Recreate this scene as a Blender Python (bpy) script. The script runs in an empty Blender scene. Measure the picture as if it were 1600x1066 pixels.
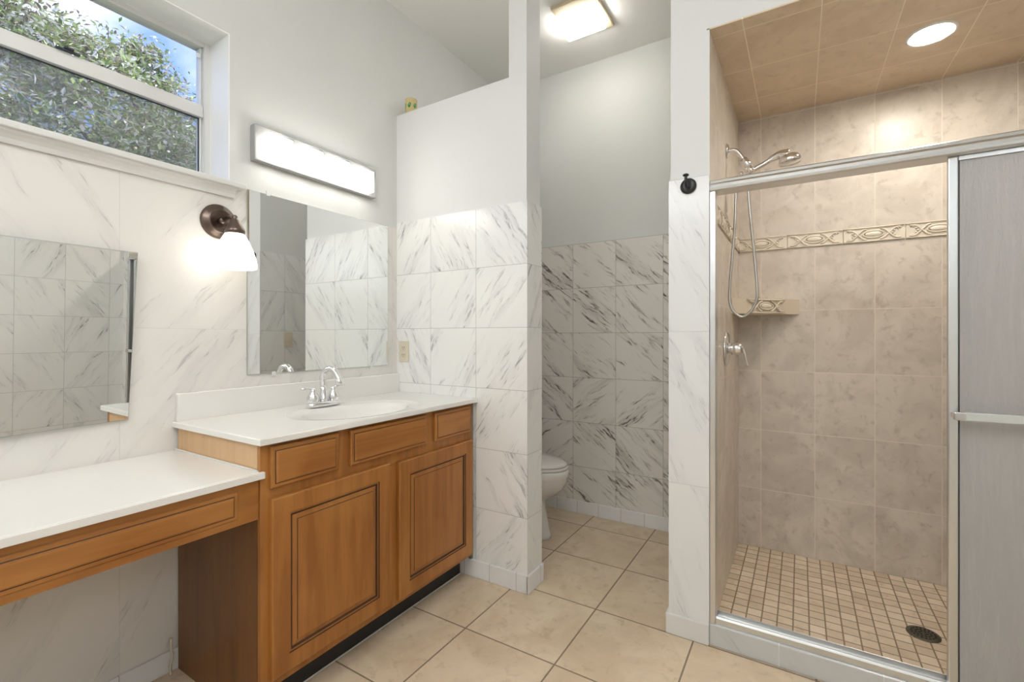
import bpy, bmesh, math, random
from mathutils import Vector, Matrix
R = math.radians
PI = math.pi
C = bpy.context.scene.collection
S = bpy.context.scene

# ------------------------------------------------------------------ camera
cam_d = bpy.data.cameras.new('camera')
cam = bpy.data.objects.new('camera', cam_d)
C.objects.link(cam)
cam_d.sensor_width = 36.0
cam_d.lens = 729.0 / 1600.0 * 36.0
cam_d.shift_y = -(533.0 - 526.0) / 1600.0
cam_d.clip_start = 0.03
cam.location = (0, 0, 1.2)
# +X runs along the vanity wall, +Y points at the vanity wall
cam.rotation_euler = (R(90), 0, R(31.69 - 90))
S.camera = cam

# ------------------------------------------------------------------ world / sky
world = bpy.data.worlds.new('sky')
S.world = world
world.use_nodes = True
wn = world.node_tree
wn.nodes.clear()
w_out = wn.nodes.new('ShaderNodeOutputWorld')
w_bg = wn.nodes.new('ShaderNodeBackground')
w_tc = wn.nodes.new('ShaderNodeTexCoord')
w_noise = wn.nodes.new('ShaderNodeTexNoise')
w_noise.inputs['Scale'].default_value = 5.0
w_noise.inputs['Detail'].default_value = 6.0
w_ramp = wn.nodes.new('ShaderNodeValToRGB')
w_ramp.color_ramp.elements[0].position = 0.47
w_ramp.color_ramp.elements[0].color = (0.25, 0.40, 0.86, 1)
w_ramp.color_ramp.elements[1].position = 0.68
w_ramp.color_ramp.elements[1].color = (0.85, 0.90, 1.0, 1)
wn.links.new(w_tc.outputs['Generated'], w_noise.inputs['Vector'])
wn.links.new(w_noise.outputs['Fac'], w_ramp.inputs['Fac'])
wn.links.new(w_ramp.outputs['Color'], w_bg.inputs['Color'])
w_bg.inputs['Strength'].default_value = 1.5
wn.links.new(w_bg.outputs[0], w_out.inputs[0])

# ------------------------------------------------------------------ sun and exposure
sun_d = bpy.data.lights.new('sun', 'SUN')
sun_d.energy = 9.0
sun_d.angle = R(1.0)
sun_d.color = (1.0, 0.95, 0.86)
sun = bpy.data.objects.new('sun', sun_d)
C.objects.link(sun)
sun.rotation_euler = Vector((0.35, 0.75, -0.75)).to_track_quat('-Z', 'Y').to_euler()

VS = S.view_settings
VS.view_transform = 'Standard'
VS.look = 'None'
VS.gamma = 1
VS.exposure = 0.22
VS.use_curve_mapping = False

VANITY_LAMP = 9.2      # emission of the four glass cubes
SCONCE_LAMP = 3.4
TOILET_LAMP = 19
SHOWER_LAMP = 152
ROOM_FILL = 24.5        # the two bowl lights added out of view to fill the room
FILL_PANE = 4        # glow of the added, unseen fill pane in the right wall


# ------------------------------------------------------------------ material helpers
class NT:
    def __init__(s, name):
        s.m = bpy.data.materials.new(name)
        s.m.use_nodes = True
        s.t = s.m.node_tree
        s.t.nodes.clear()
        s.out = s.t.nodes.new('ShaderNodeOutputMaterial')

    def n(s, kind, **kw):
        nd = s.t.nodes.new(kind)
        for k, v in kw.items():
            setattr(nd, k, v)
        return nd

    def put(s, sock, v):
        if hasattr(v, 'is_output') or isinstance(v, bpy.types.NodeSocket):
            s.t.links.new(v, sock)
        else:
            if isinstance(v, (tuple, list)) and len(v) == 3 and sock.type == 'RGBA':
                v = (*v, 1)
            sock.default_value = v

    def math(s, op, a, b=None, c=None, clamp=False):
        nd = s.n('ShaderNodeMath', operation=op)
        nd.use_clamp = clamp
        s.put(nd.inputs[0], a)
        if b is not None: s.put(nd.inputs[1], b)
        if c is not None: s.put(nd.inputs[2], c)
        return nd.outputs[0]

    def mix(s, f, a, b, blend='MIX'):
        nd = s.n('ShaderNodeMix', data_type='RGBA', blend_type=blend)
        s.put(nd.inputs[0], f); s.put(nd.inputs[6], a); s.put(nd.inputs[7], b)
        return nd.outputs[2]

    def comb(s, x, y, z):
        nd = s.n('ShaderNodeCombineXYZ')
        s.put(nd.inputs[0], x); s.put(nd.inputs[1], y); s.put(nd.inputs[2], z)
        return nd.outputs[0]

    def noise(s, vec, scale, detail=4, rough=0.55, dist=0.0):
        nd = s.n('ShaderNodeTexNoise')
        s.put(nd.inputs['Vector'], vec)
        nd.inputs['Scale'].default_value = scale
        nd.inputs['Detail'].default_value = detail
        nd.inputs['Roughness'].default_value = rough
        nd.inputs['Distortion'].default_value = dist
        return nd.outputs['Fac']

    def smooth(s, v, a, b, lo=0.0, hi=1.0):
        nd = s.n('ShaderNodeMapRange', interpolation_type='SMOOTHSTEP')
        s.put(nd.inputs[0], v)
        nd.inputs[1].default_value = a; nd.inputs[2].default_value = b
        nd.inputs[3].default_value = lo; nd.inputs[4].default_value = hi
        return nd.outputs[0]

    def xyz(s):
        tc = s.n('ShaderNodeTexCoord')
        sp = s.n('ShaderNodeSeparateXYZ')
        s.t.links.new(tc.outputs['Object'], sp.inputs[0])
        return tc.outputs['Object'], sp.outputs[0], sp.outputs[1], sp.outputs[2]

    def bsdf(s, color, rough=0.5, metal=0.0, bump=None, bstr=0.3, bdist=0.01, **kw):
        p = s.n('ShaderNodeBsdfPrincipled')
        s.put(p.inputs['Base Color'], color)
        s.put(p.inputs['Roughness'], rough)
        s.put(p.inputs['Metallic'], metal)
        for k, v in kw.items():
            s.put(p.inputs[k.replace('_', ' ')], v)
        if bump is not None:
            b = s.n('ShaderNodeBump')
            b.inputs['Strength'].default_value = bstr
            b.inputs['Distance'].default_value = bdist
            s.put(b.inputs['Height'], bump)
            s.t.links.new(b.outputs[0], p.inputs['Normal'])
        s.t.links.new(p.outputs[0], s.out.inputs[0])
        return p


def plain(name, color, rough=0.5, metal=0.0, **kw):
    t = NT(name)
    t.bsdf(color, rough, metal, **kw)
    return t.m


def glow(name, color, strength):
    t = NT(name)
    e = t.n('ShaderNodeEmission')
    e.inputs[0].default_value = (*color, 1)
    e.inputs[1].default_value = strength
    t.t.links.new(e.outputs[0], t.out.inputs[0])
    return t.m


def tile_cells(t, h, v, ph, oh, pv, ov, grout):
    """cell ids and a 0..1 joint mask for a square grid"""
    a = t.math('DIVIDE', t.math('SUBTRACT', h, oh), ph)
    b = t.math('DIVIDE', t.math('SUBTRACT', v, ov), pv)
    ia, ib = t.math('FLOOR', a), t.math('FLOOR', b)
    fa, fb = t.math('FRACT', a), t.math('FRACT', b)
    da = t.math('MULTIPLY', t.math('MINIMUM', fa, t.math('SUBTRACT', 1.0, fa)), ph)
    db = t.math('MULTIPLY', t.math('MINIMUM', fb, t.math('SUBTRACT', 1.0, fb)), pv)
    d = t.math('MINIMUM', da, db)
    mask = t.smooth(d, grout * 0.45, grout * 0.9, 1.0, 0.0)
    wn_ = t.n('ShaderNodeTexWhiteNoise', noise_dimensions='3D')
    t.put(wn_.inputs['Vector'], t.comb(t.math('ADD', ia, 0.5), t.math('ADD', ib, 0.5), 3.3))
    sp = t.n('ShaderNodeSeparateColor')
    t.t.links.new(wn_.outputs['Color'], sp.inputs[0])
    return sp.outputs[0], sp.outputs[1], sp.outputs[2], mask


def marble(name, axis, ph, oh, pv, ov, base=(0.86, 0.85, 0.82), vein=(0.26, 0.26, 0.27), amount=1.0,
           grout=0.0022, groutcol=(0.42, 0.41, 0.39), lean=0.0, rough=0.22, turn=0.36, dense=0.0):
    """white marble tile: grey diagonal streaks, turned differently on every tile"""
    t = NT(name)
    co, x, y, z = t.xyz()
    h = x if axis == 'x' else y
    r1, r2, r3, joint = tile_cells(t, h, z, ph, oh, pv, ov, grout)
    flip = t.math('SUBTRACT', t.math('MULTIPLY', t.math('GREATER_THAN', r1, turn), 2.0), 1.0)
    u = t.math('ADD', t.math('MULTIPLY', h, flip), t.math('MULTIPLY', r2, 9.0))
    w = t.math('ADD', z, t.math('MULTIPLY', r3, 7.0))
    ang = t.math('ADD', R(38 + lean), t.math('MULTIPLY', r2, R(16)))
    ca, sa = t.math('COSINE', ang), t.math('SINE', ang)
    along = t.math('ADD', t.math('MULTIPLY', u, ca), t.math('MULTIPLY', w, sa))
    across = t.math('SUBTRACT', t.math('MULTIPLY', w, ca), t.math('MULTIPLY', u, sa))
    warp = t.noise(t.comb(along, across, r1), 6.0, 3)
    ac2 = t.math('ADD', across, t.math('MULTIPLY', warp, 0.05))
    fine = t.noise(t.comb(t.math('MULTIPLY', along, 9.0), t.math('MULTIPLY', ac2, 62.0), r1), 1.0, 5, 0.62, 0.5)
    broad = t.noise(t.comb(t.math('MULTIPLY', along, 2.2), t.math('MULTIPLY', ac2, 11.0), r3), 1.0, 3, 0.5, 0.3)
    veins = t.math('MULTIPLY', t.smooth(fine, 0.56 - dense, 0.70 - dense), t.smooth(broad, 0.45 - dense, 0.64 - dense))
    cloud = t.smooth(t.math('ADD', t.math('MULTIPLY', broad, 0.75), t.math('MULTIPLY', fine, 0.25)), 0.47, 0.72)
    col = t.mix(t.math('MULTIPLY', cloud, 0.26 * amount), base, vein)
    col = t.mix(t.math('MULTIPLY', veins, 0.80 * amount), col, vein)
    col = t.mix(t.math('MULTIPLY', joint, 0.75), col, groutcol)
    t.bsdf(col, t.math('ADD', rough, t.math('MULTIPLY', joint, 0.4)), 0.0,
           bump=t.math('SUBTRACT', 1.0, joint), bstr=0.25, bdist=0.002)
    return t.m


def ceramic(name, ha, va, ph, oh, pv, ov, c1, c2, c3, grout=0.003, groutcol=(0.72, 0.62, 0.48), rough=0.35,
            scale=5.0, tint=0.12, sepscale=1.0):
    """mottled beige ceramic tile with grout joints"""
    t = NT(name)
    co, x, y, z = t.xyz()
    ax = dict(x=x, y=y, z=z)
    r1, r2, r3, joint = tile_cells(t, ax[ha], ax[va], ph, oh, pv, ov, grout)
    vec = t.n('ShaderNodeVectorMath', operation='ADD')
    t.put(vec.inputs[0], co)
    t.put(vec.inputs[1], t.comb(t.math('MULTIPLY', r1, 5.0), t.math('MULTIPLY', r2, 5.0), t.math('MULTIPLY', r3, 5.0)))
    n1 = t.noise(vec.outputs[0], scale, 7, 0.62, 0.7)
    n2 = t.noise(vec.outputs[0], scale * 4.3, 5, 0.65, 0.4)
    n3 = t.noise(vec.outputs[0], scale * 0.6, 2, 0.5, 0.2)
    col = t.mix(t.smooth(n1, 0.36, 0.66), c1, c2)
    col = t.mix(t.math('MULTIPLY', t.smooth(n2, 0.52, 0.72), 0.55), col, c3)
    col = t.mix(t.math('MULTIPLY', t.smooth(n3, 0.45, 0.7), 0.3), col, c2)
    col = t.mix(t.math('MULTIPLY', r3, tint), col, c3)
    col = t.mix(t.math('MULTIPLY', joint, 0.85), col, groutcol)
    t.bsdf(col, t.math('ADD', rough, t.math('MULTIPLY', joint, 0.4)), 0.0,
           bump=t.math('ADD', t.math('MULTIPLY', n2, 0.12), t.math('SUBTRACT', 1.0, joint)), bstr=0.3, bdist=0.0025)
    return t.m


def wood(name, axis, dark=1.0, cols=None):
    t = NT(name)
    co, x, y, z = t.xyz()
    mp = t.n('ShaderNodeMapping')
    sc = {'x': (1.6, 22, 22), 'z': (22, 22, 1.6), 'y': (22, 1.6, 22)}[axis]
    mp.inputs['Scale'].default_value = sc
    t.put(mp.inputs['Vector'], co)
    g1 = t.noise(mp.outputs[0], 1.0, 6, 0.6, 0.6)
    g2 = t.noise(mp.outputs[0], 7.0, 3, 0.6, 0.1)
    cl = t.noise(co, 3.0, 3, 0.5, 0.4)
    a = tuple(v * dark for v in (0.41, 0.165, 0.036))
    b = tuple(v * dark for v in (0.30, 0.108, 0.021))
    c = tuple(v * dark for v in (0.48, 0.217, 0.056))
    if cols: a, b, c = cols
    col = t.mix(t.smooth(g1, 0.35, 0.68), a, b)
    col = t.mix(t.math('MULTIPLY', t.smooth(cl, 0.45, 0.7), 0.5), col, c)
    col = t.mix(t.math('MULTIPLY', t.smooth(g2, 0.58, 0.75), 0.22), col, b)
    t.bsdf(col, 0.36, 0.0, bump=g2, bstr=0.06, bdist=0.002)
    return t.m


def paint(name, color, rough=0.6, tex=0.08):
    t = NT(name)
    co, x, y, z = t.xyz()
    n = t.noise(co, 55.0, 4, 0.6)
    t.bsdf(color, rough, 0.0, bump=n, bstr=tex, bdist=0.006)
    return t.m


# ------------------------------------------------------------------ materials
M_WALL = paint('grey_wall_paint', (0.68, 0.68, 0.65))
M_PART = paint('white_wall_paint', (0.72, 0.715, 0.70))
M_CEIL = paint('ceiling_paint', (0.90, 0.89, 0.86), 0.75, 0.12)
M_REVEAL = plain('white_reveal_paint', (0.90, 0.885, 0.86), 0.5)
M_MARB_A = marble('marble_large_tile', 'x', 0.61, 0.025, 0.61, 0.009, amount=0.55, base=(0.80, 0.77, 0.725),
                  grout=0.0015, groutcol=(0.62, 0.60, 0.57), lean=8)
M_MARB_Y = marble('marble_tile', 'y', 0.2975, 0.188, 0.2985, 0.348, lean=12, turn=0.66, dense=0.02)
M_MARB_B = marble('marble_tile_back', 'y', 0.303, 0.114, 0.3030, 0.013, base=(0.78, 0.745, 0.69), vein=(0.15, 0.13, 0.115),
                  amount=1.3, groutcol=(0.28, 0.26, 0.23), lean=-6, turn=0.16, dense=0.035)
M_MARB_C = marble('marble_tile_column', 'y', 0.61, 0.10, 0.61, 0.61, base=(0.80, 0.80, 0.79), vein=(0.36, 0.36, 0.38),
                  amount=0.8, groutcol=(0.6, 0.6, 0.59), lean=16)
M_MARB_X = marble('marble_tile_side', 'x', 0.2975, 0.06, 0.2985, 0.348, lean=14)
M_CURB = marble('grey_curb_tile', 'y', 0.30, 0.065, 0.5, -0.2, base=(0.60, 0.60, 0.59), vein=(0.40, 0.40, 0.41), amount=0.5,
                groutcol=(0.72, 0.72, 0.70))
SH1, SH2, SH3 = (0.76, 0.685, 0.595), (0.62, 0.55, 0.47), (0.42, 0.35, 0.28)
M_SH_BACK = ceramic('shower_tile_back', 'y', 'z', 0.2535, 0.186, 0.3315, 0.346, SH1, SH2, SH3, 0.0028, (0.84, 0.76, 0.65))
M_SH_BACK2 = ceramic('shower_tile_upper', 'y', 'z', 0.2535, 0.186, 0.3315, 1.756, SH1, SH2, SH3, 0.0028, (0.84, 0.76, 0.65))
M_SH_LEFT = ceramic('shower_tile_left', 'x', 'z', 0.2535, 0.118, 0.3315, 0.346, SH1, SH2, SH3, 0.0028, (0.84, 0.76, 0.65))
M_SH_LEFT2 = ceramic('shower_tile_left_upper', 'x', 'z', 0.2535, 0.118, 0.3315, 1.756, SH1, SH2, SH3, 0.0028, (0.84, 0.76, 0.65))
M_SH_CEIL = ceramic('shower_tile_ceiling', 'y', 'x', 0.2535, 0.186, 0.3315, 0.371, (0.76, 0.62, 0.455), (0.67, 0.53, 0.375), (0.53, 0.41, 0.28), 0.0030, (0.96, 0.86, 0.70))
M_BORDER = plain('border_tile_glaze', (0.80, 0.72, 0.60), 0.32)
M_MOSAIC = ceramic('shower_floor_mosaic', 'x', 'y', 0.0567, 2.96, 0.0567, 0.2515, (0.88, 0.755, 0.60), (0.78, 0.64, 0.49),
                   (0.50, 0.37, 0.24), 0.0040, (0.22, 0.15, 0.085), 0.45, 6.0, 0.55)
M_FLOOR = ceramic('beige_floor_tile', 'x', 'y', 0.4075, 1.5325, 0.4065, 0.358, (0.74, 0.605, 0.44), (0.64, 0.50, 0.345),
                  (0.46, 0.335, 0.20), 0.0046, (0.17, 0.12, 0.08), 0.33, 4.5, 0.12)
M_BASE = ceramic('white_base_tile', 'y', 'z', 0.1525, 0.0705, 0.5, -0.25, (0.82, 0.81, 0.80), (0.86, 0.85, 0.84), (0.79, 0.78, 0.77),
                 0.002, (0.45, 0.43, 0.40), 0.3, 3.0, 0.1)
M_BASEX = ceramic('white_base_tile_x', 'x', 'z', 0.1525, 0.02, 0.5, -0.25, (0.82, 0.81, 0.80), (0.86, 0.85, 0.84), (0.79, 0.78, 0.77),
                  0.002, (0.45, 0.43, 0.40), 0.3, 3.0, 0.1)
M_WOOD_V = wood('maple_vertical_grain', 'z')
M_WOOD_H = wood('maple_horizontal_grain', 'x')
M_WOOD_SHADED = wood('maple_shaded', 'z', 0.52)  # darkened so the colour carries the knee-space shade
M_WOOD_LIT = wood('maple_sconce_lit', 'z', 1.0, ((0.66, 0.42, 0.22), (0.58, 0.35, 0.17), (0.72, 0.48, 0.27)))  # same panel wood, lightened to stand for the sconce light on it
M_GLAZE = plain('dark_glaze', (0.055, 0.020, 0.006), 0.45)
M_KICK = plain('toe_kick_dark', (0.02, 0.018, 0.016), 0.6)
M_CAULK = plain('white_caulk', (0.75, 0.74, 0.71), 0.5)
M_FILLER = plain('filler_grey', (0.20, 0.20, 0.165), 0.5)
M_COUNTER = plain('cultured_marble', (0.84, 0.815, 0.77), 0.16)
M_CHROME = plain('chrome', (0.82, 0.82, 0.83), 0.12, 1.0)
M_HOSE = plain('steel_hose', (0.55, 0.55, 0.53), 0.28, 1.0)
M_ALU = plain('satin_aluminium', (0.72, 0.73, 0.73), 0.30, 1.0)
M_PLATE = plain('brushed_nickel_plate', (0.36, 0.36, 0.35), 0.5, 0.2)
M_BRONZE = plain('dark_bronze', (0.16, 0.12, 0.10), 0.32, 1.0)
M_BLACK = plain('matte_black', (0.012, 0.012, 0.012), 0.35)
M_MIRROR = plain('mirror_silver', (0.86, 0.88, 0.87), 0.0, 1.0)
M_MIRROR_EDGE = plain('mirror_edge', (0.45, 0.48, 0.44), 0.3)
M_PORC = plain('porcelain', (0.72, 0.69, 0.65), 0.12)
M_VINYL = plain('white_vinyl_frame', (0.74, 0.73, 0.70), 0.35)
M_GASKET = plain('dark_gasket', (0.05, 0.05, 0.06), 0.6)
M_PLASTIC = plain('almond_plastic', (0.70, 0.63, 0.49), 0.35)
M_SLOT = plain('socket_slot', (0.10, 0.07, 0.05), 0.6)
M_TAN = plain('aged_beige_metal', (0.56, 0.47, 0.31), 0.5)
M_CLIP = plain('clear_plastic_clip', (0.75, 0.76, 0.73), 0.2)
M_VANGLASS = glow('lit_frosted_glass', (1.0, 0.975, 0.93), VANITY_LAMP)
M_SCONCEG = glow('lit_opal_glass', (1.0, 0.955, 0.87), SCONCE_LAMP)
M_TOILETL = glow('lit_diffuser', (1.0, 0.975, 0.915), TOILET_LAMP)
M_SHOWERL = glow('lit_downlight', (1.0, 0.93, 0.83), SHOWER_LAMP)
M_FILL_PANE = glow('fill_pane_glow', (0.88, 0.94, 1.0), FILL_PANE)
M_ROOM_FILL = glow('room_fill_glow', (0.95, 0.98, 1.0), ROOM_FILL)
M_DRAIN = plain('bronzed_drain', (0.13, 0.12, 0.09), 0.4, 0.7)
M_HOLE = plain('drain_hole', (0.01, 0.01, 0.01), 0.8)
M_CANLABEL = plain('cream_label', (0.55, 0.45, 0.21), 0.5)
M_CANGREEN = plain('green_label_mark', (0.015, 0.22, 0.05), 0.5)
M_BARK = plain('bark', (0.10, 0.075, 0.055), 0.9)


def m_window_glass():
    t = NT('window_glass')
    a = t.n('ShaderNodeBsdfTransparent'); a.inputs[0].default_value = (0.97, 0.98, 1, 1)
    g = t.n('ShaderNodeBsdfGlossy'); g.inputs['Roughness'].default_value = 0.02
    mx = t.n('ShaderNodeMixShader'); mx.inputs[0].default_value = 0.05
    t.t.links.new(a.outputs[0], mx.inputs[1]); t.t.links.new(g.outputs[0], mx.inputs[2])
    t.t.links.new(mx.outputs[0], t.out.inputs[0])
    return t.m


def m_screen():
    t = NT('insect_screen')
    a = t.n('ShaderNodeBsdfTransparent')
    g = t.n('ShaderNodeBsdfDiffuse'); g.inputs[0].default_value = (0.30, 0.30, 0.31, 1)
    mx = t.n('ShaderNodeMixShader'); mx.inputs[0].default_value = 0.26
    t.t.links.new(a.outputs[0], mx.inputs[1]); t.t.links.new(g.outputs[0], mx.inputs[2])
    t.t.links.new(mx.outputs[0], t.out.inputs[0])
    return t.m


def m_obscure():
    t = NT('obscure_shower_glass')
    co, x, y, z = t.xyz()
    v = t.comb(t.math('MULTIPLY', x, 120.0), t.math('MULTIPLY', y, 230.0), t.math('MULTIPLY', z, 45.0))
    n = t.noise(v, 1.0, 3, 0.6, 0.6)
    v2 = t.comb(t.math('MULTIPLY', x, 20.0), t.math('MULTIPLY', y, 60.0), t.math('MULTIPLY', z, 5.0))
    n2 = t.noise(v2, 1.0, 4, 0.6, 0.4)
    bp = t.n('ShaderNodeBump'); bp.inputs['Strength'].default_value = 0.6; bp.inputs['Distance'].default_value = 0.003
    t.put(bp.inputs['Height'], n)
    tr = t.n('ShaderNodeBsdfTranslucent'); tr.inputs[0].default_value = (0.86, 0.84, 0.83, 1)
    df = t.n('ShaderNodeBsdfDiffuse')
    t.put(df.inputs[0], t.mix(t.smooth(n2, 0.4, 0.75), (0.70, 0.69, 0.68), (0.82, 0.81, 0.79)))
    gl = t.n('ShaderNodeBsdfGlossy'); gl.inputs['Roughness'].default_value = 0.28
    tp = t.n('ShaderNodeBsdfTransparent'); tp.inputs[0].default_value = (0.9, 0.9, 0.9, 1)
    for nd in (tr, df, gl): t.t.links.new(bp.outputs[0], nd.inputs['Normal'])
    m1 = t.n('ShaderNodeMixShader'); m1.inputs[0].default_value = 0.48
    t.t.links.new(tr.outputs[0], m1.inputs[1]); t.t.links.new(df.outputs[0], m1.inputs[2])
    m2 = t.n('ShaderNodeMixShader'); m2.inputs[0].default_value = 0.07
    t.t.links.new(m1.outputs[0], m2.inputs[1]); t.t.links.new(gl.outputs[0], m2.inputs[2])
    m3 = t.n('ShaderNodeMixShader'); m3.inputs[0].default_value = 0.12
    t.t.links.new(m2.outputs[0], m3.inputs[1]); t.t.links.new(tp.outputs[0], m3.inputs[2])
    t.t.links.new(m3.outputs[0], t.out.inputs[0])
    return t.m


def m_leaf(name, c1, c2):
    t = NT(name)
    co, x, y, z = t.xyz()
    n = t.noise(co, 9.0, 2)
    col = t.mix(t.smooth(n, 0.35, 0.65), c1, c2)
    df = t.n('ShaderNodeBsdfPrincipled'); t.put(df.inputs['Base Color'], col); df.inputs['Roughness'].default_value = 0.35
    tr = t.n('ShaderNodeBsdfTranslucent'); t.put(tr.inputs[0], col)
    mx = t.n('ShaderNodeMixShader'); mx.inputs[0].default_value = 0.3
    t.t.links.new(df.outputs[0], mx.inputs[1]); t.t.links.new(tr.outputs[0], mx.inputs[2])
    t.t.links.new(mx.outputs[0], t.out.inputs[0])
    return t.m


M_WGLASS = m_window_glass()
M_SCREEN = m_screen()
M_OBSCURE = m_obscure()


# ------------------------------------------------------------------ mesh helpers
def NB():
    return bmesh.new()


def box(bm, x0, x1, y0, y1, z0, z1, mi=0):
    vs = [bm.verts.new(p) for p in ((x0, y0, z0), (x1, y0, z0), (x1, y1, z0), (x0, y1, z0),
                                    (x0, y0, z1), (x1, y0, z1), (x1, y1, z1), (x0, y1, z1))]
    for f in ((0, 3, 2, 1), (4, 5, 6, 7), (0, 1, 5, 4), (1, 2, 6, 5), (2, 3, 7, 6), (3, 0, 4, 7)):
        fc = bm.faces.new([vs[i] for i in f]); fc.material_index = mi
    return vs


def frame_of(d):
    d = d.normalized()
    a = Vector((0, 0, 1)) if abs(d.z) < 0.9 else Vector((1, 0, 0))
    u = d.cross(a).normalized()
    return u, d.cross(u).normalized()


def tube(bm, pts, r, seg=12, mi=0, cap=True, flat=1.0, up=None):
    """sweep a circle (radius r or list of radii) along pts"""
    pts = [Vector(p) for p in pts]
    n = len(pts)
    rs = r if isinstance(r, (list, tuple)) else [r] * n
    rings = []
    u = None
    for i, p in enumerate(pts):
        d = (pts[min(i + 1, n - 1)] - pts[max(i - 1, 0)]).normalized()
        if u is None:
            u = up.cross(d).normalized() if up else frame_of(d)[0]
        u = (u - d * u.dot(d)).normalized()
        v = d.cross(u).normalized()
        rings.append([bm.verts.new(p + u * rs[i] * math.cos(2 * PI * k / seg) + v * rs[i] * flat * math.sin(2 * PI * k / seg))
                      for k in range(seg)])
    for a, b in zip(rings, rings[1:]):
        for k in range(seg):
            f = bm.faces.new((a[k], a[(k + 1) % seg], b[(k + 1) % seg], b[k])); f.material_index = mi; f.smooth = True
    if cap:
        bm.faces.new(rings[0][::-1]).material_index = mi
        bm.faces.new(rings[-1]).material_index = mi
    return rings


def lathe(bm, prof, origin, axis=(0, 0, 1), seg=32, mi=0, cap0=True, cap1=True, smooth=True):
    """prof = [(radius, distance along axis)]"""
    o = Vector(origin); ax = Vector(axis).normalized()
    u, v = frame_of(ax)
    rings = []
    for rad, h in prof:
        rings.append([bm.verts.new(o + ax * h + u * rad * math.cos(2 * PI * k / seg) + v * rad * math.sin(2 * PI * k / seg))
                      for k in range(seg)])
    for a, b in zip(rings, rings[1:]):
        for k in range(seg):
            f = bm.faces.new((a[k], a[(k + 1) % seg], b[(k + 1) % seg], b[k])); f.material_index = mi; f.smooth = smooth
    if cap0: bm.faces.new(rings[0][::-1]).material_index = mi
    if cap1: bm.faces.new(rings[-1]).material_index = mi
    return rings


def loft(bm, rings, mi=0, cap0=True, cap1=True, smooth=True):
    rr = [[bm.verts.new(p) for p in ring] for ring in rings]
    n = len(rr[0])
    for a, b in zip(rr, rr[1:]):
        for k in range(n):
            f = bm.faces.new((a[k], a[(k + 1) % n], b[(k + 1) % n], b[k])); f.material_index = mi; f.smooth = smooth
    if cap0: bm.faces.new(rr[0][::-1]).material_index = mi
    if cap1: bm.faces.new(rr[-1]).material_index = mi
    return rr


def bez(p0, p1, p2, p3, n=12):
    p0, p1, p2, p3 = map(Vector, (p0, p1, p2, p3))
    out = []
    for i in range(n + 1):
        t = i / n; s = 1 - t
        out.append(p0 * s ** 3 + p1 * 3 * s * s * t + p2 * 3 * s * t * t + p3 * t ** 3)
    return out


def spline(pts, n=8):
    """Catmull-Rom through pts"""
    P = [Vector(p) for p in pts]
    P = [P[0] * 2 - P[1]] + P + [P[-1] * 2 - P[-2]]
    out = []
    for i in range(1, len(P) - 2):
        for k in range(n):
            t = k / n
            out.append(0.5 * ((2 * P[i]) + (-P[i - 1] + P[i + 1]) * t + (2 * P[i - 1] - 5 * P[i] + 4 * P[i + 1] - P[i + 2]) * t * t
                              + (-P[i - 1] + 3 * P[i] - 3 * P[i + 1] + P[i + 2]) * t ** 3))
    out.append(P[-2])
    return out


def bevel(o, w, seg=2):
    m = o.modifiers.new('bevel', 'BEVEL')
    m.width = w; m.segments = seg; m.limit_method = 'ANGLE'; m.angle_limit = R(35)
    m.harden_normals = False
    return o


def root(name, loc, label, cat, group=None):
    o = bpy.data.objects.new(name, None)
    o.empty_display_size = 0.05
    C.objects.link(o)
    o.location = loc
    o['label'] = label; o['category'] = cat
    if group: o['group'] = group
    return o


def world_of(o):
    v = Vector(o.location)
    while o.parent:
        o = o.parent; v += Vector(o.location)
    return v


def part(name, bm, mats, parent=None, bv=0, label=None, origin=None):
    """link a mesh built in world coordinates; child meshes are stored relative to their parent"""
    bmesh.ops.remove_doubles(bm, verts=bm.verts, dist=1e-6)
    bmesh.ops.recalc_face_normals(bm, faces=bm.faces)
    org = Vector(origin) if origin is not None else (Vector((0, 0, 0)))
    if parent: org = world_of(parent)
    for v in bm.verts: v.co -= org
    me = bpy.data.meshes.new(name)
    bm.to_mesh(me); bm.free()
    for m in (mats if isinstance(mats, (list, tuple)) else [mats]): me.materials.append(m)
    o = bpy.data.objects.new(name, me)
    C.objects.link(o)
    if parent: o.parent = parent
    elif origin is not None: o.location = org
    if bv: bevel(o, bv)
    if label: o['label'] = label
    return o


def struct(name, bm, mats, bv=0, label=None):
    o = part(name, bm, mats, None, bv)
    o['kind'] = 'structure'
    if label: o['label'] = label
    return o


def tag(o, label, cat, group=None):
    o['label'] = label; o['category'] = cat
    if group: o['group'] = group
    return o


def quadbox(name, b, mats, parent=None, bv=0, **k):
    bm = NB(); box(bm, *b)
    return part(name, bm, mats, parent, bv, **k)


# ------------------------------------------------------------------ the room shell
YA = 1.926          # tiled face of the vanity wall
XP = 1.889          # tiled face of the partition
XC = 1.947          # tiled face of the column / shower front
XT = 2.944          # tiled face of the toilet room's back wall
XS = 2.960          # shower back wall
ZC = 3.05           # ceiling
YR = -1.29          # right wall
XL = -1.60          # wall behind the camera

# floor and ceiling
bm = NB(); box(bm, XL - .1, 3.1, YR - .1, 2.14, -0.08, 0.0)
struct('floor', bm, M_FLOOR)
bm = NB(); box(bm, XL - .1, 3.1, YR - .1, 2.14, ZC, ZC + 0.1)
struct('ceiling', bm, M_CEIL)

# vanity wall with the window hole
WX0, WX1, WZ0, WZ1 = -0.25, 0.990, 1.800, 2.405
y0, y1 = YA + 0.007, 2.14
bm = NB()
box(bm, XL, WX0, y0, y1, 0, ZC)
box(bm, WX1, 3.1, y0, y1, 0, ZC)
box(bm, WX0, WX1, y0, y1, 0, WZ0)
box(bm, WX0, WX1, y0, y1, WZ1, ZC)
struct('wall_left', bm, M_WALL)
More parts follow.
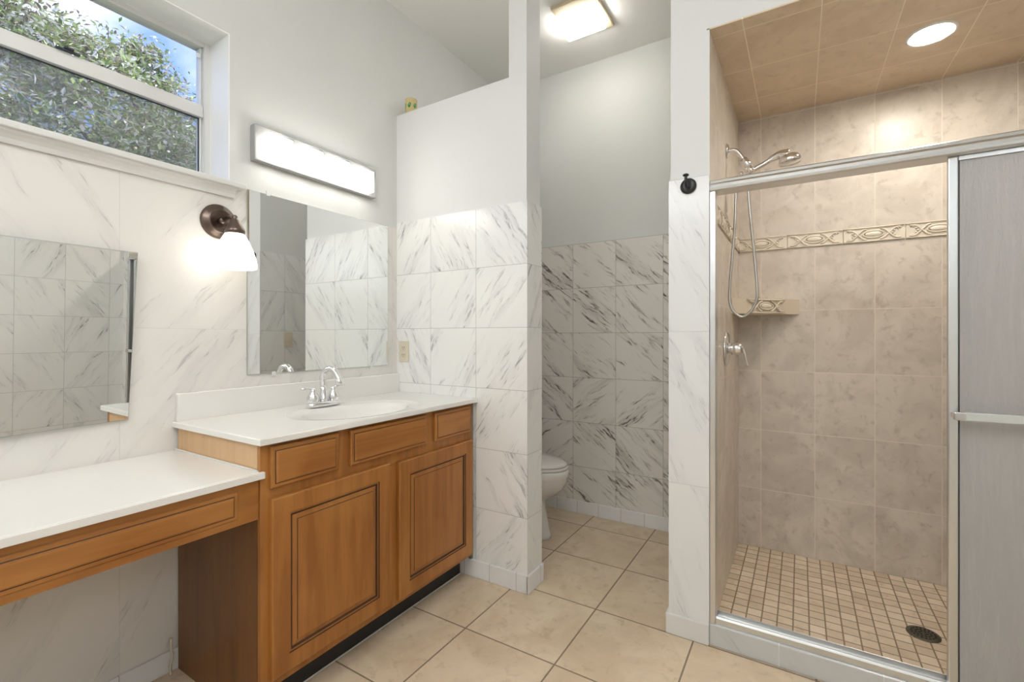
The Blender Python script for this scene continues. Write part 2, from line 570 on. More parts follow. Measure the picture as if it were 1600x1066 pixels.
# white painted reveal lining
bm = NB()
t_ = 0.004
box(bm, WX1 - t_, WX1, y0 - 0.001, 2.075, WZ0, WZ1)
box(bm, WX0, WX0 + t_, y0 - 0.001, 2.075, WZ0, WZ1)
box(bm, WX0 + t_, WX1 - t_, y0 - 0.001, 2.075, WZ1 - t_, WZ1)
struct('trim_1', bm, M_REVEAL, label='white painted window reveal')

# other walls
bm = NB(); box(bm, 2.966, 3.1, YR, YA + 0.007, 0, ZC)
struct('wall_back', bm, M_WALL)
FILL_HOLE = (-1.30, 0.20, 1.85, 2.45)
bm = NB()
box(bm, XL, 3.1, YR - 0.1, YR, 0, FILL_HOLE[2])
box(bm, XL, 3.1, YR - 0.1, YR, FILL_HOLE[3], ZC)
box(bm, XL, FILL_HOLE[0], YR - 0.1, YR, FILL_HOLE[2], FILL_HOLE[3])
box(bm, FILL_HOLE[1], 3.1, YR - 0.1, YR, FILL_HOLE[2], FILL_HOLE[3])
struct('wall_right', bm, M_WALL)
bm = NB(); box(bm, XL - 0.1, XL, YR, 2.14, 0, ZC)
struct('wall_front', bm, M_WALL)

# partition: low wall and full height post
bm = NB()
box(bm, XP + .007, 2.027, 1.188, YA + .007, 0, 2.443)
box(bm, XP + .007, 2.027, 1.090, 1.188, 0, ZC)
struct('wall_partition', bm, M_PART)

# column / wall between toilet room and shower, and the wall above the shower
bm = NB(); box(bm, XC + .007, 2.966, 0.311, 0.447, 0, ZC)
box(bm, XC + .007, XC + .016, 0.3005, 0.311, 0, 2.3985)
struct('wall_column', bm, M_PART)
bm = NB(); box(bm, XC + .007, 2.08, -1.23, 0.311, 2.404, ZC)
struct('wall_bulkhead', bm, M_PART)
bm = NB(); box(bm, XC + .007, 2.966, YR, -1.23, 0, ZC)
struct('wall_shower_end', bm, M_PART)

# marble wainscots (thin slabs of tile)
def slab(name, b, m, label=None):
    bm = NB(); box(bm, *b)
    return struct(name, bm, m, label=label)

slab('trim_2', (XL, XP, YA, YA + .007, 0, 1.805), M_MARB_A, 'large marble tiles on the vanity wall')
slab('trim_3', (2.034, XT, YA, YA + .007, 0, 1.805), M_MARB_A, 'marble tiles behind the toilet')
slab('trim_4', (XP, XP + .007, 1.083, YA, 0, 1.835), M_MARB_Y, 'marble tiles on the partition front')
slab('trim_5', (XP + .007, 2.027, 1.083, 1.090, 0, 1.835), M_MARB_X, 'marble tiles on the partition end')
slab('trim_6', (2.027, 2.034, 1.083, YA, 0, 1.835), M_MARB_Y, 'marble tiles on the partition back')
slab('trim_7', (XT, 2.966, 0.454, YA, 0, 1.832), M_MARB_B, 'marble tiles on the toilet room back wall')
slab('trim_8', (XC, XC + .007, 0.3005, 0.454, 0, 1.832), M_MARB_C, 'marble tiles on the column front')
slab('trim_9', (XC + .007, XT, 0.447, 0.454, 0, 1.832), M_MARB_X, 'marble tiles on the column side')
slab('trim_10', (XL, XC + .007, YR, YR + .007, 0, 1.832), M_MARB_X, 'marble tiles on the right wall')
slab('trim_11', (XC, XC + .007, YR + .007, -1.22, 0, 1.832), M_MARB_Y, 'marble tiles beside the shower')
slab('trim_12', (XL, XL + .007, YR + .007, YA, 0, 1.832), M_MARB_Y, 'marble tiles behind the camera')

# shower tiling
bm = NB()
box(bm, XS, 2.966, -1.22, 0.3005, 0, 1.677)
struct('trim_13', bm, M_SH_BACK, label='beige tiles of the shower back wall')
bm = NB(); box(bm, XS, 2.966, -1.22, 0.3005, 1.756, 2.47)
struct('trim_14', bm, M_SH_BACK2, label='beige tiles above the border')
bm = NB(); box(bm, XC + .016, XS, 0.3005, 0.311, 0, 1.677)
struct('trim_15', bm, M_SH_LEFT, label='beige tiles of the shower head wall')
bm = NB(); box(bm, XC + .016, XS, 0.3005, 0.311, 1.756, 2.47)
struct('trim_16', bm, M_SH_LEFT2, label='beige tiles above the border on the shower head wall')
bm = NB(); box(bm, XC + .007, XS, -1.23, -1.22, 0, 2.47)
struct('trim_17', bm, M_SH_LEFT, label='beige tiles of the far shower end')
# sloping tiled shower ceiling
bm = NB()
vs = box(bm, XC + .0072, XS, -1.22, 0.3005, 2.3985, 2.41)
for v in vs:
    if v.co.x > 2.5: v.co.z += 0.030
struct('ceiling_shower', bm, M_SH_CEIL)


# relief border
def relief(bm, P, L, H):
    """one border tile; P(a, b, c) maps length, height, relief to world"""
    def tb(pts, r, seg=8):
        tube(bm, [P(a, b, 0.005) for a, b in pts], r * 1.05, seg)
    h = H / 2
    tb([(0, h * 0.86), (L, h * 0.86)], 0.003)
    tb([(0, -h * 0.86), (L, -h * 0.86)], 0.003)
    m = L / 2
    # central oval
    tb([(m + 0.042 * math.cos(t), h * 0.44 * math.sin(t)) for t in [2 * PI * k / 20 for k in range(21)]], 0.0035)
    rings = []
    for k in range(5):
        s = 1 - k / 5
        rings.append([P(m + 0.036 * s * math.cos(2 * PI * j / 20), h * 0.36 * s * math.sin(2 * PI * j / 20), 0.006 + 0.006 * (1 - s * s))
                      for j in range(20)])
    loft(bm, rings)
    for s in (-1, 1):
        # crossing ribbons
        for q in (-1, 1):
            pts = []
            for k in range(17):
                t = k / 16
                a = m + s * (0.028 + t * 0.080)
                b = q * h * 0.66 * math.cos(PI * t * 1.15)
                pts.append((a, b))
            tb(pts, 0.0038)
        # curls
        for q in (-1, 1):
            pts = []
            for k in range(14):
                t = k / 13
                ang = q * (0.4 + t * 4.2)
                rad = 0.0115 * (1 - 0.55 * t)
                pts.append((m + s * (0.088 + 0.0) + s * rad * math.cos(ang), q * h * 0.34 + rad * math.sin(ang) * 0.9))
            tb(pts, 0.0028)
        rr = [[P(m + s * 0.075 + 0.007 * f * math.cos(2 * PI * j / 10), 0.007 * f * math.sin(2 * PI * j / 10), c) for j in range(10)]
              for f, c in ((1, 0.003), (0.8, 0.007), (0.2, 0.009))]
        loft(bm, rr)


bm = NB()
zb0, zb1 = 1.677, 1.756
zm = (zb0 + zb1) / 2
L = 0.2495
yy = 0.308
while yy > -1.215:
    a1 = max(yy - L + 0.002, -1.2195)
    box(bm, XS - 0.003, 2.966, a1, min(yy - 0.001, 0.3), zb0 + .001, zb1 - .001)
    if yy - L > -1.22:
        relief(bm, lambda a, b, c, y=yy: Vector((XS - 0.001 - c, y - a, zm + b)), L - 0.004, zb1 - zb0)
    yy -= L
struct('trim_18', bm, M_BORDER, label='relief border tiles on the shower back wall')
bm = NB()
xx = XS - 0.004
while xx > XC + 0.02:
    a1 = max(xx - L + 0.002, XC + .016)
    box(bm, a1, xx - 0.001, 0.2975, 0.311, zb0 + .001, zb1 - .001)
    if xx - L > XC:
        relief(bm, lambda a, b, c, x=xx: Vector((x - a, 0.2995 - c, zm + b)), L - 0.004, zb1 - zb0)
    xx -= L
struct('trim_19', bm, M_BORDER, label='relief border tiles on the shower head wall')

# shower pan and curb
bm = NB(); box(bm, 2.05, XS, -1.22, 0.3005, 0.0, 0.016)
struct('floor_shower', bm, M_MOSAIC)
bm = NB(); box(bm, XC, 2.05, -1.22, 0.3005, 0, 0.083)
struct('trim_20', bm, M_CURB, 0.004, label='grey tiled shower curb')

# baseboards
def baseboard(name, b, m):
    bm = NB(); box(bm, *b)
    struct(name, bm, m, 0.003)

baseboard('baseboard_partition', (XP - .010, XP, 1.072, 1.925, 0, 0.086), M_BASE)
baseboard('baseboard_partition_end', (XP - .010, 2.037, 1.0725, 1.0825, 0, 0.086), M_BASEX)
baseboard('baseboard_back', (XT - .010, XT, 0.454, 1.925, 0, 0.084), M_BASE)
baseboard('baseboard_column', (XC - .010, XC, 0.3015, 0.464, 0, 0.082), plain('white_base_plain', (0.75, 0.74, 0.715), 0.35))
baseboard('baseboard_column_side', (XC, XT - .01, 0.4545, 0.464, 0, 0.082), M_BASEX)
baseboard('baseboard_left', (XL + .02, 0.815, YA - .010, YA - .0005, 0, 0.075), M_BASEX)
baseboard('baseboard_right', (XL + .02, XC - .02, YR + .0075, YR + .017, 0, 0.084), M_BASEX)

# ------------------------------------------------------------------ the window
bm = NB()
fy0, fy1 = 2.075, 2.125
fw = 0.028
ix0, ix1, iz0, iz1 = WX0 + fw, WX1 - fw, WZ0 + 0.045, WZ1 - fw + 0.006
box(bm, WX0, ix0, fy0, fy1, WZ0, WZ1)
box(bm, ix1, WX1, fy0, fy1, WZ0, WZ1)
box(bm, ix0, ix1, fy0, fy1, iz1, WZ1)
box(bm, ix0, ix1, fy0, fy1, WZ0, iz0)
# inner stop beads
box(bm, ix1 - .008, ix1, fy0 + .016, fy1, iz0, iz1)
box(bm, ix0, ix0 + .008, fy0 + .016, fy1, iz0, iz1)
win = struct('window_1', bm, M_VINYL, 0.003)
bm = NB()
box(bm, ix0, ix1, 2.080, 2.108, 2.096, 2.140)
box(bm, ix0, ix1, 2.088, 2.108, 2.136, 2.150)
part('meeting_rail', bm, M_VINYL, win, 0.002)
bm = NB()
box(bm, 0.515, 0.578, 2.074, 2.088, 2.1505, 2.156)
box(bm, 0.535, 0.560, 2.068, 2.088, 2.156, 2.163)
part('sash_lock', bm, M_GASKET, win, 0.002)
bm = NB()
box(bm, ix1 - .022, ix1 - .012, 2.080, 2.090, 2.335, 2.352)
part('tilt_latch', bm, M_REVEAL, win, 0.001)
bm = NB()
box(bm, ix0 + .004, ix1 - .004, 2.103, 2.105, 2.150, iz1)
part('glass_pane', bm, M_WGLASS, win)
bm = NB()
box(bm, ix0 + .004, ix1 - .004, 2.103, 2.105, iz0, 2.100)
part('glass_pane', bm, M_WGLASS, win)
bm = NB()
g = 0.004
box(bm, ix0 + .004, ix1 - .004, 2.098, 2.102, 2.092, 2.096)
box(bm, ix1 - .008 - g, ix1 - .008, 2.098, 2.102, iz0, 2.096)
part('gasket', bm, M_GASKET, win)
bm = NB()
box(bm, ix0 + .003, ix1 - .003, 2.118, 2.119, iz0, 2.11)
part('insect_screen', bm, M_SCREEN, win)

# added fill window in the right wall, out of view; its pane glows
bm = NB()
a0, a1, b0, b1 = FILL_HOLE
for q in ((a0, a0 + .04, b0, b1), (a1 - .04, a1, b0, b1), (a0 + .04, a1 - .04, b0, b0 + .04), (a0 + .04, a1 - .04, b1 - .04, b1)):
    box(bm, q[0], q[1], YR - .06, YR - .01, q[2], q[3])
fill_win = struct('fill_window', bm, M_VINYL, 0.003)
bm = NB(); box(bm, a0 + .04, a1 - .04, YR - .03, YR - .025, b0 + .04, b1 - .04)
part('glowing_fill_pane', bm, M_FILL_PANE, fill_win, label='added glowing fill pane')

# sill board with a moulded apron
bm = NB()
prof = [(YA - .001, 1.750), (YA - .010, 1.750), (YA - .012, 1.756), (YA - .014, 1.764), (YA - .022, 1.774), (YA - .033, 1.781),
        (YA - .034, 1.787), (YA - .001, 1.787)]
rings = [[Vector((x, y, z)) for y, z in prof] for x in (XL + .02, 1.000)]
loft(bm, rings, smooth=False)
sill_ap = struct('trim_21', bm, M_VINYL, label='white moulded apron under the window sill')
bm = NB()
box(bm, XL + .02, 1.032, YA - .045, YA - .001, 1.787, 1.808)
box(bm, WX0 + .005, WX1 - .005, YA - .001, 2.074, 1.8005, 1.808)
struct('trim_22', bm, M_VINYL, 0.005, label='white window sill')


# ------------------------------------------------------------------ raised wood fronts
def raised(bm, x0, x1, z0, z1, rings, yb):
    """rings = [(inset, y, material)], innermost closed; yb = back plane"""
    prev = None
    back = [bm.verts.new(p) for p in ((x0, yb, z0), (x1, yb, z0), (x1, yb, z1), (x0, yb, z1))]
    bm.faces.new(back)
    prev = back
    for ins, y, mi in rings:
        cur = [bm.verts.new(p) for p in ((x0 + ins, y, z0 + ins), (x1 - ins, y, z0 + ins), (x1 - ins, y, z1 - ins), (x0 + ins, y, z1 - ins))]
        for k in range(4):
            f = bm.faces.new((prev[k], prev[(k + 1) % 4], cur[(k + 1) % 4], cur[k])); f.material_index = mi
        prev = cur
    bm.faces.new(prev)


def cab_door(x0, x1, z0, z1, yf, parent, name='door'):
    bm = NB()
    raised(bm, x0, x1, z0, z1, [(0, yf + .004, 0), (0.004, yf, 0), (0.056, yf, 0), (0.058, yf + .004, 1), (0.063, yf + .004, 0),
                                (0.066, yf + .0075, 1), (0.070, yf + .0075, 1), (0.084, yf + .0035, 0), (0.086, yf + .0015, 1), (0.088, yf + .001, 0)], yf + .019)
    return part(name, bm, [M_WOOD_V, M_GLAZE], parent)


def cab_drawer(x0, x1, z0, z1, yf, parent, name='drawer', yb=None):
    bm = NB()
    raised(bm, x0, x1, z0, z1, [(0, yf + .009, 0), (0.004, yf + .006, 0), (0.012, yf + .006, 0), (0.0145, yf + .0045, 1), (0.017, yf + .001, 0), (0.020, yf, 0)],
           yb or yf + .019)
    return part(name, bm, [M_WOOD_H, M_GLAZE], parent)


YF = 1.392
van = root('vanity_cabinet', (1.345, 1.66, 0), 'stained maple sink cabinet with two raised panel doors beside the partition', 'cabinet')
bm = NB()
# carcass: side panels, floor, back and face frame
CX0, CX1 = 0.802, 1.872
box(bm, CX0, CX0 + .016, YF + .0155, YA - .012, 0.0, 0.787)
part('side_panel', bm, M_WOOD_SHADED, van, label='plain wood side panel, shade darkened into its colour')
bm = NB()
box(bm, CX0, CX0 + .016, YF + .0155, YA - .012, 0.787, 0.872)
part('side_panel_lit', bm, M_WOOD_LIT, van, label='side panel above the lower counter, sconce light put into its colour')
bm = NB()
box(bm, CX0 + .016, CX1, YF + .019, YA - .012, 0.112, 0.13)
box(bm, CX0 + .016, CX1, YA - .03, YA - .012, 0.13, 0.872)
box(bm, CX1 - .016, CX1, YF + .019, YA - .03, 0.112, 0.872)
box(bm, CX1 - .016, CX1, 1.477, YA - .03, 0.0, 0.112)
part('carcass', bm, M_WOOD_SHADED, van)
bm = NB()
box(bm, CX0, CX0 + .040, YF, YF + .0145, 0.112, 0.872)
box(bm, CX1 - .033, CX1, YF, YF + .0145, 0.112, 0.872)
box(bm, CX0 + .04, CX1 - .033, YF, YF + .0145, 0.112, 0.160)
box(bm, CX0 + .04, CX1 - .033, YF, YF + .0145, 0.685, 0.752)
box(bm, CX0 + .04, CX1 - .033, YF, YF + .0145, 0.845, 0.872)
box(bm, 1.303, 1.372, YF, YF + .0145, 0.160, 0.685)
box(bm, 1.060, 1.140, YF, YF + .0145, 0.752, 0.845)
box(bm, 1.515, 1.600, YF, YF + .0145, 0.752, 0.845)
part('face_frame', bm, M_WOOD_V, van, 0.001)
YD = 1.372
cab_door(0.829, 1.312, 0.142, 0.700, YD, van)
cab_door(1.362, 1.856, 0.134, 0.692, YD, van)
cab_drawer(0.829, 1.076, 0.732, 0.860, YD, van)
cab_drawer(1.128, 1.530, 0.732, 0.860, YD, van, 'false_drawer_front')
cab_drawer(1.586, 1.846, 0.732, 0.860, YD, van)
bm = NB()
box(bm, CX0 + .016, CX1, 1.466, 1.476, 0.0, 0.112)
part('toe_kick', bm, M_KICK, van, label='black recessed toe kick')
bm = NB()
box(bm, CX0 + .016, CX1, 1.4605, 1.466, 0.0, 0.004)
part('caulk_line', bm, M_CAULK, van, 0.002, label='pale bead along the toe kick')
bm = NB()
box(bm, CX1, XP - .0005, YF + .004, YF + .018, 0.09, 0.872)
part('filler_strip', bm, M_FILLER, van, label='grey filler strip against the partition')

# ------------------------------------------------------------------ main counter with the moulded basin
top = root('vanity_countertop', (1.339, 1.646, 0.873), 'white cultured marble vanity top with oval basin and backsplash', 'countertop')
BX, BY = 1.345, 1.595
BA, BB = 0.240, 0.158
cx0, cx1, cy0, cy1 = 0.788, XP - .0008, 1.366, YA - .0005
zt = 0.893
bm = NB()
n = 64
def rectpt(th):
    dx, dy = math.cos(th), math.sin(th)
    ts = []
    if dx > 1e-9: ts.append((cx1 - BX) / dx)
    if dx < -1e-9: ts.append((cx0 - BX) / dx)
    if dy > 1e-9: ts.append((cy1 - BY) / dy)
    if dy < -1e-9: ts.append((cy0 - BY) / dy)
    t = min(ts)
    return (BX + dx * t, BY + dy * t)
corner = [math.atan2(y - BY, x - BX) % (2 * PI) for x in (cx0, cx1) for y in (cy0, cy1)]
ths = sorted([2 * PI * k / n for k in range(n)] + corner)
def ell(a, b, th_list, z):
    return [Vector((BX + a * math.cos(t), BY + b * math.sin(t), z)) for t in th_list]
# use ellipse parameter that keeps rays aligned
def epar(th, a, b): return math.atan2(math.sin(th) / b, math.cos(th) / a)
def ering(a, b, z): return [Vector((BX + a * math.cos(epar(t, a, b)), BY + b * math.sin(epar(t, a, b)), z)) for t in ths]
rp = [rectpt(t) for t in ths]
rings = [[Vector((x, y, zt - .020)) for x, y in rp], [Vector((x, y, zt - .003)) for x, y in rp],
         [Vector((BX + (x - BX) * 0.997, BY + (y - BY) * 0.993, zt)) for x, y in rp],
         ering(BA + .062, BB + .055, zt), ering(BA + .050, BB + .045, zt - .0035), ering(BA + .012, BB + .010, zt - .005),
         ering(BA, BB, zt - .009), ering(BA * .94, BB * .93, zt - .030), ering(BA * .84, BB * .82, zt - .070),
         ering(BA * .66, BB * .63, zt - .105), ering(BA * .40, BB * .38, zt - .125), ering(BA * .12, BB * .14, zt - .132)]
rr = loft(bm, rings, cap0=False, cap1=True)
for f in bm.faces:
    zs = [v.co.z for v in f.verts]
    f.smooth = max(zs) < zt - .001 and min(zs) > zt - .2 and abs(f.normal.z) > -1 and min(v.co.z for v in f.verts) < zt - 0.0031 and \
        max((abs(v.co.x - BX) for v in f.verts)) < BA + .063
part('top_slab', bm, M_COUNTER, top)
bm = NB(); box(bm, cx0 + .010, cx1, YA - .021, YA - .0005, zt - .001, 0.994)
part('backsplash', bm, M_COUNTER, top, 0.003)
bm = NB(); lathe(bm, [(0.0, 0.0), (0.021, 0.0), (0.022, 0.002), (0.016, 0.004), (0.014, 0.001)], (BX, BY, zt - .1325), seg=24)
part('basin_drain', bm, M_CHROME, top, label='chrome pop-up drain')

# faucet
FX, FY = 1.322, 1.800
fa = root('basin_faucet', (FX, FY, zt), 'chrome two-handle basin faucet with arched spout behind the oval basin', 'faucet')
bm = NB()
rings = []
for z_, s in ((0, 1.0), (0.010, 1.0), (0.018, 0.93), (0.021, 0.80)):
    ring = []
    for k in range(32):
        t = 2 * PI * k / 32
        cxx = math.copysign(abs(math.cos(t)) ** 0.55, math.cos(t)); syy = math.copysign(abs(math.sin(t)) ** 0.7, math.sin(t))
        ring.append(Vector((FX + 0.078 * s * cxx, FY + 0.027 * s * syy, zt + 0.0003 + z_)))
    rings.append(ring)
loft(bm, rings)
part('base_plate', bm, M_CHROME, fa)
bm = NB()
lathe(bm, [(0.021, 0), (0.020, 0.014), (0.016, 0.026), (0.014, 0.05), (0.0125, 0.07)], (FX, FY, zt + .020), seg=24)
sp = spline([(FX, FY, zt + .085), (FX, FY + .004, zt + .120), (FX, FY - .008, zt + .150), (FX, FY - .040, zt + .166), (FX, FY - .075, zt + .158),
             (FX, FY - .100, zt + .130), (FX, FY - .108, zt + .112)], 6)
tube(bm, sp, [0.0138 - 0.002 * i / (len(sp) - 1) for i in range(len(sp))], 16)
lathe(bm, [(0.0125, 0), (0.0135, 0.006), (0.0135, 0.022), (0.011, 0.024)], (FX, FY - .104, zt + .122), axis=(0, -0.28, -1), seg=20)
part('spout', bm, M_CHROME, fa)
for s in (-1, 1):
    bm = NB()
    hx = FX + s * 0.052
    lathe(bm, [(0.022, 0), (0.024, 0.006), (0.0255, 0.018), (0.023, 0.030), (0.016, 0.041), (0.012, 0.049), (0.0135, 0.056), (0.008, 0.063)],
          (hx, FY, zt + .019), seg=24)
    pts = spline([(hx, FY, zt + .068), (hx + s * .010, FY, zt + .080), (hx + s * .030, FY - .002, zt + .084), (hx + s * .058, FY - .004, zt + .083)], 5)
    tube(bm, pts, [0.010, 0.010, 0.0095, 0.009, 0.0086, 0.0082, 0.0078, 0.0074, 0.0072, 0.0070, 0.0070, 0.0072, 0.0076, 0.0080, 0.0078, 0.005][:len(pts)], 12, flat=0.7)
    part('handle', bm, M_CHROME, fa)

# ------------------------------------------------------------------ make-up counter
YL = 1.376
mk = root('makeup_vanity_table', (0.15, 1.66, 0.63), 'lower wooden knee-space table with one long drawer front, left of the sink cabinet', 'vanity table')
bm = NB(); box(bm, -0.75, CX0 - .0008, YF + .006, YF + .024, 0.645, 0.768)
part('apron', bm, M_WOOD_H, mk, 0.001)
cab_drawer(-0.58, 0.740, 0.664, 0.748, YF - .004, mk, 'drawer', YF + .0055)
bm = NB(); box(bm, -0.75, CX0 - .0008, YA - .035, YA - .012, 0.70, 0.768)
box(bm, -0.22, -0.20, YF + .024, YA - .036, 0.0, 0.768)  # added unseen panel, keeps light out of the knee space
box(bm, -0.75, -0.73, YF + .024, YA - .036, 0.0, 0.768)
part('support_and_light_block', bm, M_WOOD_SHADED, mk)
lc = root('makeup_countertop', (0.0, 1.65, 0.769), 'lower white counter in front of the small mirror', 'countertop')
bm = NB()
box(bm, -0.80, CX0 - .0012, YL + .0155, YA - .0008, 0.770, 0.790)
box(bm, -0.80, 0.809, YL, YL + .0148, 0.770, 0.790)
part('top_slab', bm, M_COUNTER, lc, 0.0015)
bm = NB()
box(bm, CX0 - .008, CX0 - .0012, YF + .006, YA - .002, 0.790, 0.7945)
part('caulk_line', bm, M_CAULK, lc, 0.001)
# small side-wall bit of pipe cap by the floor under the table
bm = NB()
sp = spline([(0.772, 1.898, 0.0), (0.770, 1.898, 0.03), (0.778, 1.90, 0.06), (0.774, 1.90, 0.09), (0.776, 1.905, 0.125)], 5)
tube(bm, sp, [0.0042 + 0.0015 * math.sin(i * 1.7) for i in range(len(sp))], 8)
tag(part('cable_stub', bm, M_PLASTIC, None, origin=(0.774, 1.9, 0.0)), 'short pale cable stub rising from the floor under the make-up counter', 'cable')

# ------------------------------------------------------------------ mirrors
def slabmirror(name, pts, yf, th, loc, label, rot=None):
    """pts = outline (x, z) in wall plane"""
    o = root(name, loc, label, 'mirror')
    bm = NB()
    fr = [bm.verts.new((x, yf + .0008, z)) for x, z in pts]
    bk = [bm.verts.new((x, yf + th, z)) for x, z in pts]
    bm.faces.new(bk)
    for k in range(len(pts)):
        bm.faces.new((fr[k], fr[(k + 1) % len(pts)], bk[(k + 1) % len(pts)], bk[k]))
    bm.faces.new(fr)
    part('backing', bm, M_MIRROR_EDGE, o)
    bm = NB()
    e = 0.0012
    cxm = sum(p[0] for p in pts) / len(pts); czm = sum(p[1] for p in pts) / len(pts)
    fr = [bm.verts.new((x + (e if x < cxm else -e), yf, z + (e if z < czm else -e))) for x, z in pts]
    bk = [bm.verts.new((v.co.x, yf + .0006, v.co.z)) for v in fr]
    bm.faces.new(fr); bm.faces.new(bk[::-1])
    for k in range(len(pts)):
        bm.faces.new((fr[k], fr[(k + 1) % len(pts)], bk[(k + 1) % len(pts)], bk[k]))
    part('mirror_glass', bm, M_MIRROR, o)
    if rot: o.rotation_euler = rot
    return o

bigm = slabmirror('wall_mirror', [(1.052, 1.043), (1.816, 1.043), (1.816, 1.803), (1.052, 1.803)], YA - .007, .0062,
                  (1.434, YA, 1.423), 'large frameless wall mirror above the sink, under the light bar')
for x, z, s in ((1.140, 1.803, 1), (1.62, 1.803, 1), (1.165, 1.043, -1), (1.70, 1.043, -1)):
    bm = NB()
    box(bm, x - .008, x + .008, YA - .0105, YA - .0075, z - .007 if s > 0 else z - .012, z + .012 if s > 0 else z + .007)
    box(bm, x - .008, x + .008, YA - .0075, YA - .0005, z + .0005 if s > 0 else z - .012, z + .012 if s > 0 else z - .0005)
    part('mirror_clip', bm, M_CLIP, bigm, 0.001)
smm = slabmirror('makeup_mirror', [(-0.30, 0.905), (0.655, 0.922), (0.678, 1.484), (-0.30, 1.484)], YA - .016, .006,
                 (0.668, YA - .012, 1.20), 'smaller frameless mirror leaning above the lower counter under the window', (R(1.1), 0, R(1.9)))


# ------------------------------------------------------------------ light bar above the big mirror
lb = root('vanity_light_bar', (1.393, YA + .006, 2.007), 'bathroom light bar with four lit frosted glass cubes above the large mirror', 'light')
bm = NB()
box(bm, 1.070, 1.712, YA - .030, YA + .006, 1.926, 2.074)
part('back_plate', bm, M_PLATE, lb, 0.004)
for k in range(4):
    xc = 1.160 + 0.149 * k
    bm = NB(); lathe(bm, [(0.030, 0), (0.030, 0.004), (0.018, 0.006)], (xc, YA - .030, 1.986), axis=(0, -1, 0), seg=20)
    part('socket', bm, M_ALU, lb)
    bm = NB(); box(bm, xc - .051, xc + .051, 1.848, YA - .0365, 1.934, 2.040)
    part('glass_shade', bm, M_VANGLASS, lb, 0.007, label='lit frosted glass cube')
for k in range(3):
    xc = 1.2345 + 0.149 * k
    bm = NB(); lathe(bm, [(0.006, 0), (0.007, 0.004), (0.004, 0.008)], (xc, YA - .030, 2.056), axis=(0, -1, 0), seg=12)
    part('screw_cap', bm, M_ALU, lb)

# ------------------------------------------------------------------ sconce
sc = root('wall_sconce', (0.944, YA, 1.646), 'bronze wall sconce with one lit white glass bell shade beside the large mirror', 'light')
bm = NB()
lathe(bm, [(0.066, 0.0005), (0.067, 0.006), (0.060, 0.016), (0.048, 0.022), (0.046, 0.026), (0.040, 0.027), (0.036, 0.022), (0.010, 0.024), (0.0, 0.024)],
      (0.944, YA, 1.646), axis=(0, -1, 0), seg=40, cap1=False)
part('back_plate', bm, M_BRONZE, sc)
SX, SY = 0.941, 1.800
bm = NB()
tube(bm, spline([(0.944, YA - .022, 1.646), (0.943, YA - .06, 1.652), (0.941, YA - .10, 1.650), (SX, SY, 1.638)], 6), 0.0075, 12)
lathe(bm, [(0.004, 0), (0.013, 0.004), (0.015, 0.012), (0.012, 0.018), (0.006, 0.022)], (0.944, YA - .024, 1.646), axis=(0, -1, 0), seg=16)
part('arm', bm, M_BRONZE, sc)
bm = NB()
lathe(bm, [(0.006, 0.058), (0.010, 0.052), (0.006, 0.046), (0.014, 0.040), (0.017, 0.030), (0.026, 0.018), (0.032, 0.006), (0.034, 0.0), (0.034, -0.012), (0.029, -0.013)],
      (SX, SY, 1.596), seg=28)
part('socket_cup', bm, M_BRONZE, sc)
bm = NB()
lathe(bm, [(0.030, -0.004), (0.036, -0.012), (0.048, -0.034), (0.060, -0.064), (0.070, -0.094), (0.075, -0.122), (0.073, -0.134), (0.066, -0.135),
           (0.066, -0.122), (0.052, -0.064), (0.030, -0.014)], (SX, SY, 1.590), seg=40, cap0=False, cap1=False)
part('lamp_shade', bm, M_SCONCEG, sc, label='lit white glass bell shade')


# ------------------------------------------------------------------ outlets, hook, can
def outlet(x, ycen, zcen, label, axis='x', dirn=-1, cat='outlet', toggles=False):
    """plate facing -X (axis x) or +Y (axis y)"""
    o = root('electrical_outlet' if not toggles else 'light_switch', (x, ycen, zcen), label, cat)
    def P(a, b, c):
        return (x - c, ycen + a, zcen + b) if axis == 'x' else (x + a, ycen + c, zcen + b)
    def bx(bm, a0, a1, b0, b1, c0, c1, mi=0):
        p, q = P(a0, b0, c0), P(a1, b1, c1)
        box(bm, min(p[0], q[0]), max(p[0], q[0]), min(p[1], q[1]), max(p[1], q[1]), min(p[2], q[2]), max(p[2], q[2]), mi)
    bm = NB(); bx(bm, -.036, .036, -.058, .058, .0004, .006)
    part('cover_plate', bm, M_PLASTIC, o, 0.003)
    if toggles:
        bm = NB(); bx(bm, -.006, .006, -.012, .012, .006, .016)
        part('switch_toggle', bm, M_PLASTIC, o, 0.001)
        return o
    for s in (-1, 1):
        bm = NB(); bx(bm, -.016, .016, s * .020 - .014, s * .020 + .014, .006, .0085)
        r_ = part('receptacle', bm, M_PLASTIC, o, 0.003)
        bm = NB()
        bx(bm, -.008, -.005, s * .020 - .002, s * .020 + .007, .0084, .009)
        bx(bm, .005, .008, s * .020 - .002, s * .020 + .007, .0084, .009)
        bx(bm, -.002, .002, s * .020 - .010, s * .020 - .006, .0084, .009)
        part('slots', bm, M_SLOT, r_)
    return o

outlet(XP, 1.868, 1.117, 'almond power outlet on the partition tiles above the vanity top')
outlet(2.17, 0.454, 1.175, 'almond light switch plate on the toilet room side wall, seen in the large mirror', axis='y', cat='switch', toggles=True)

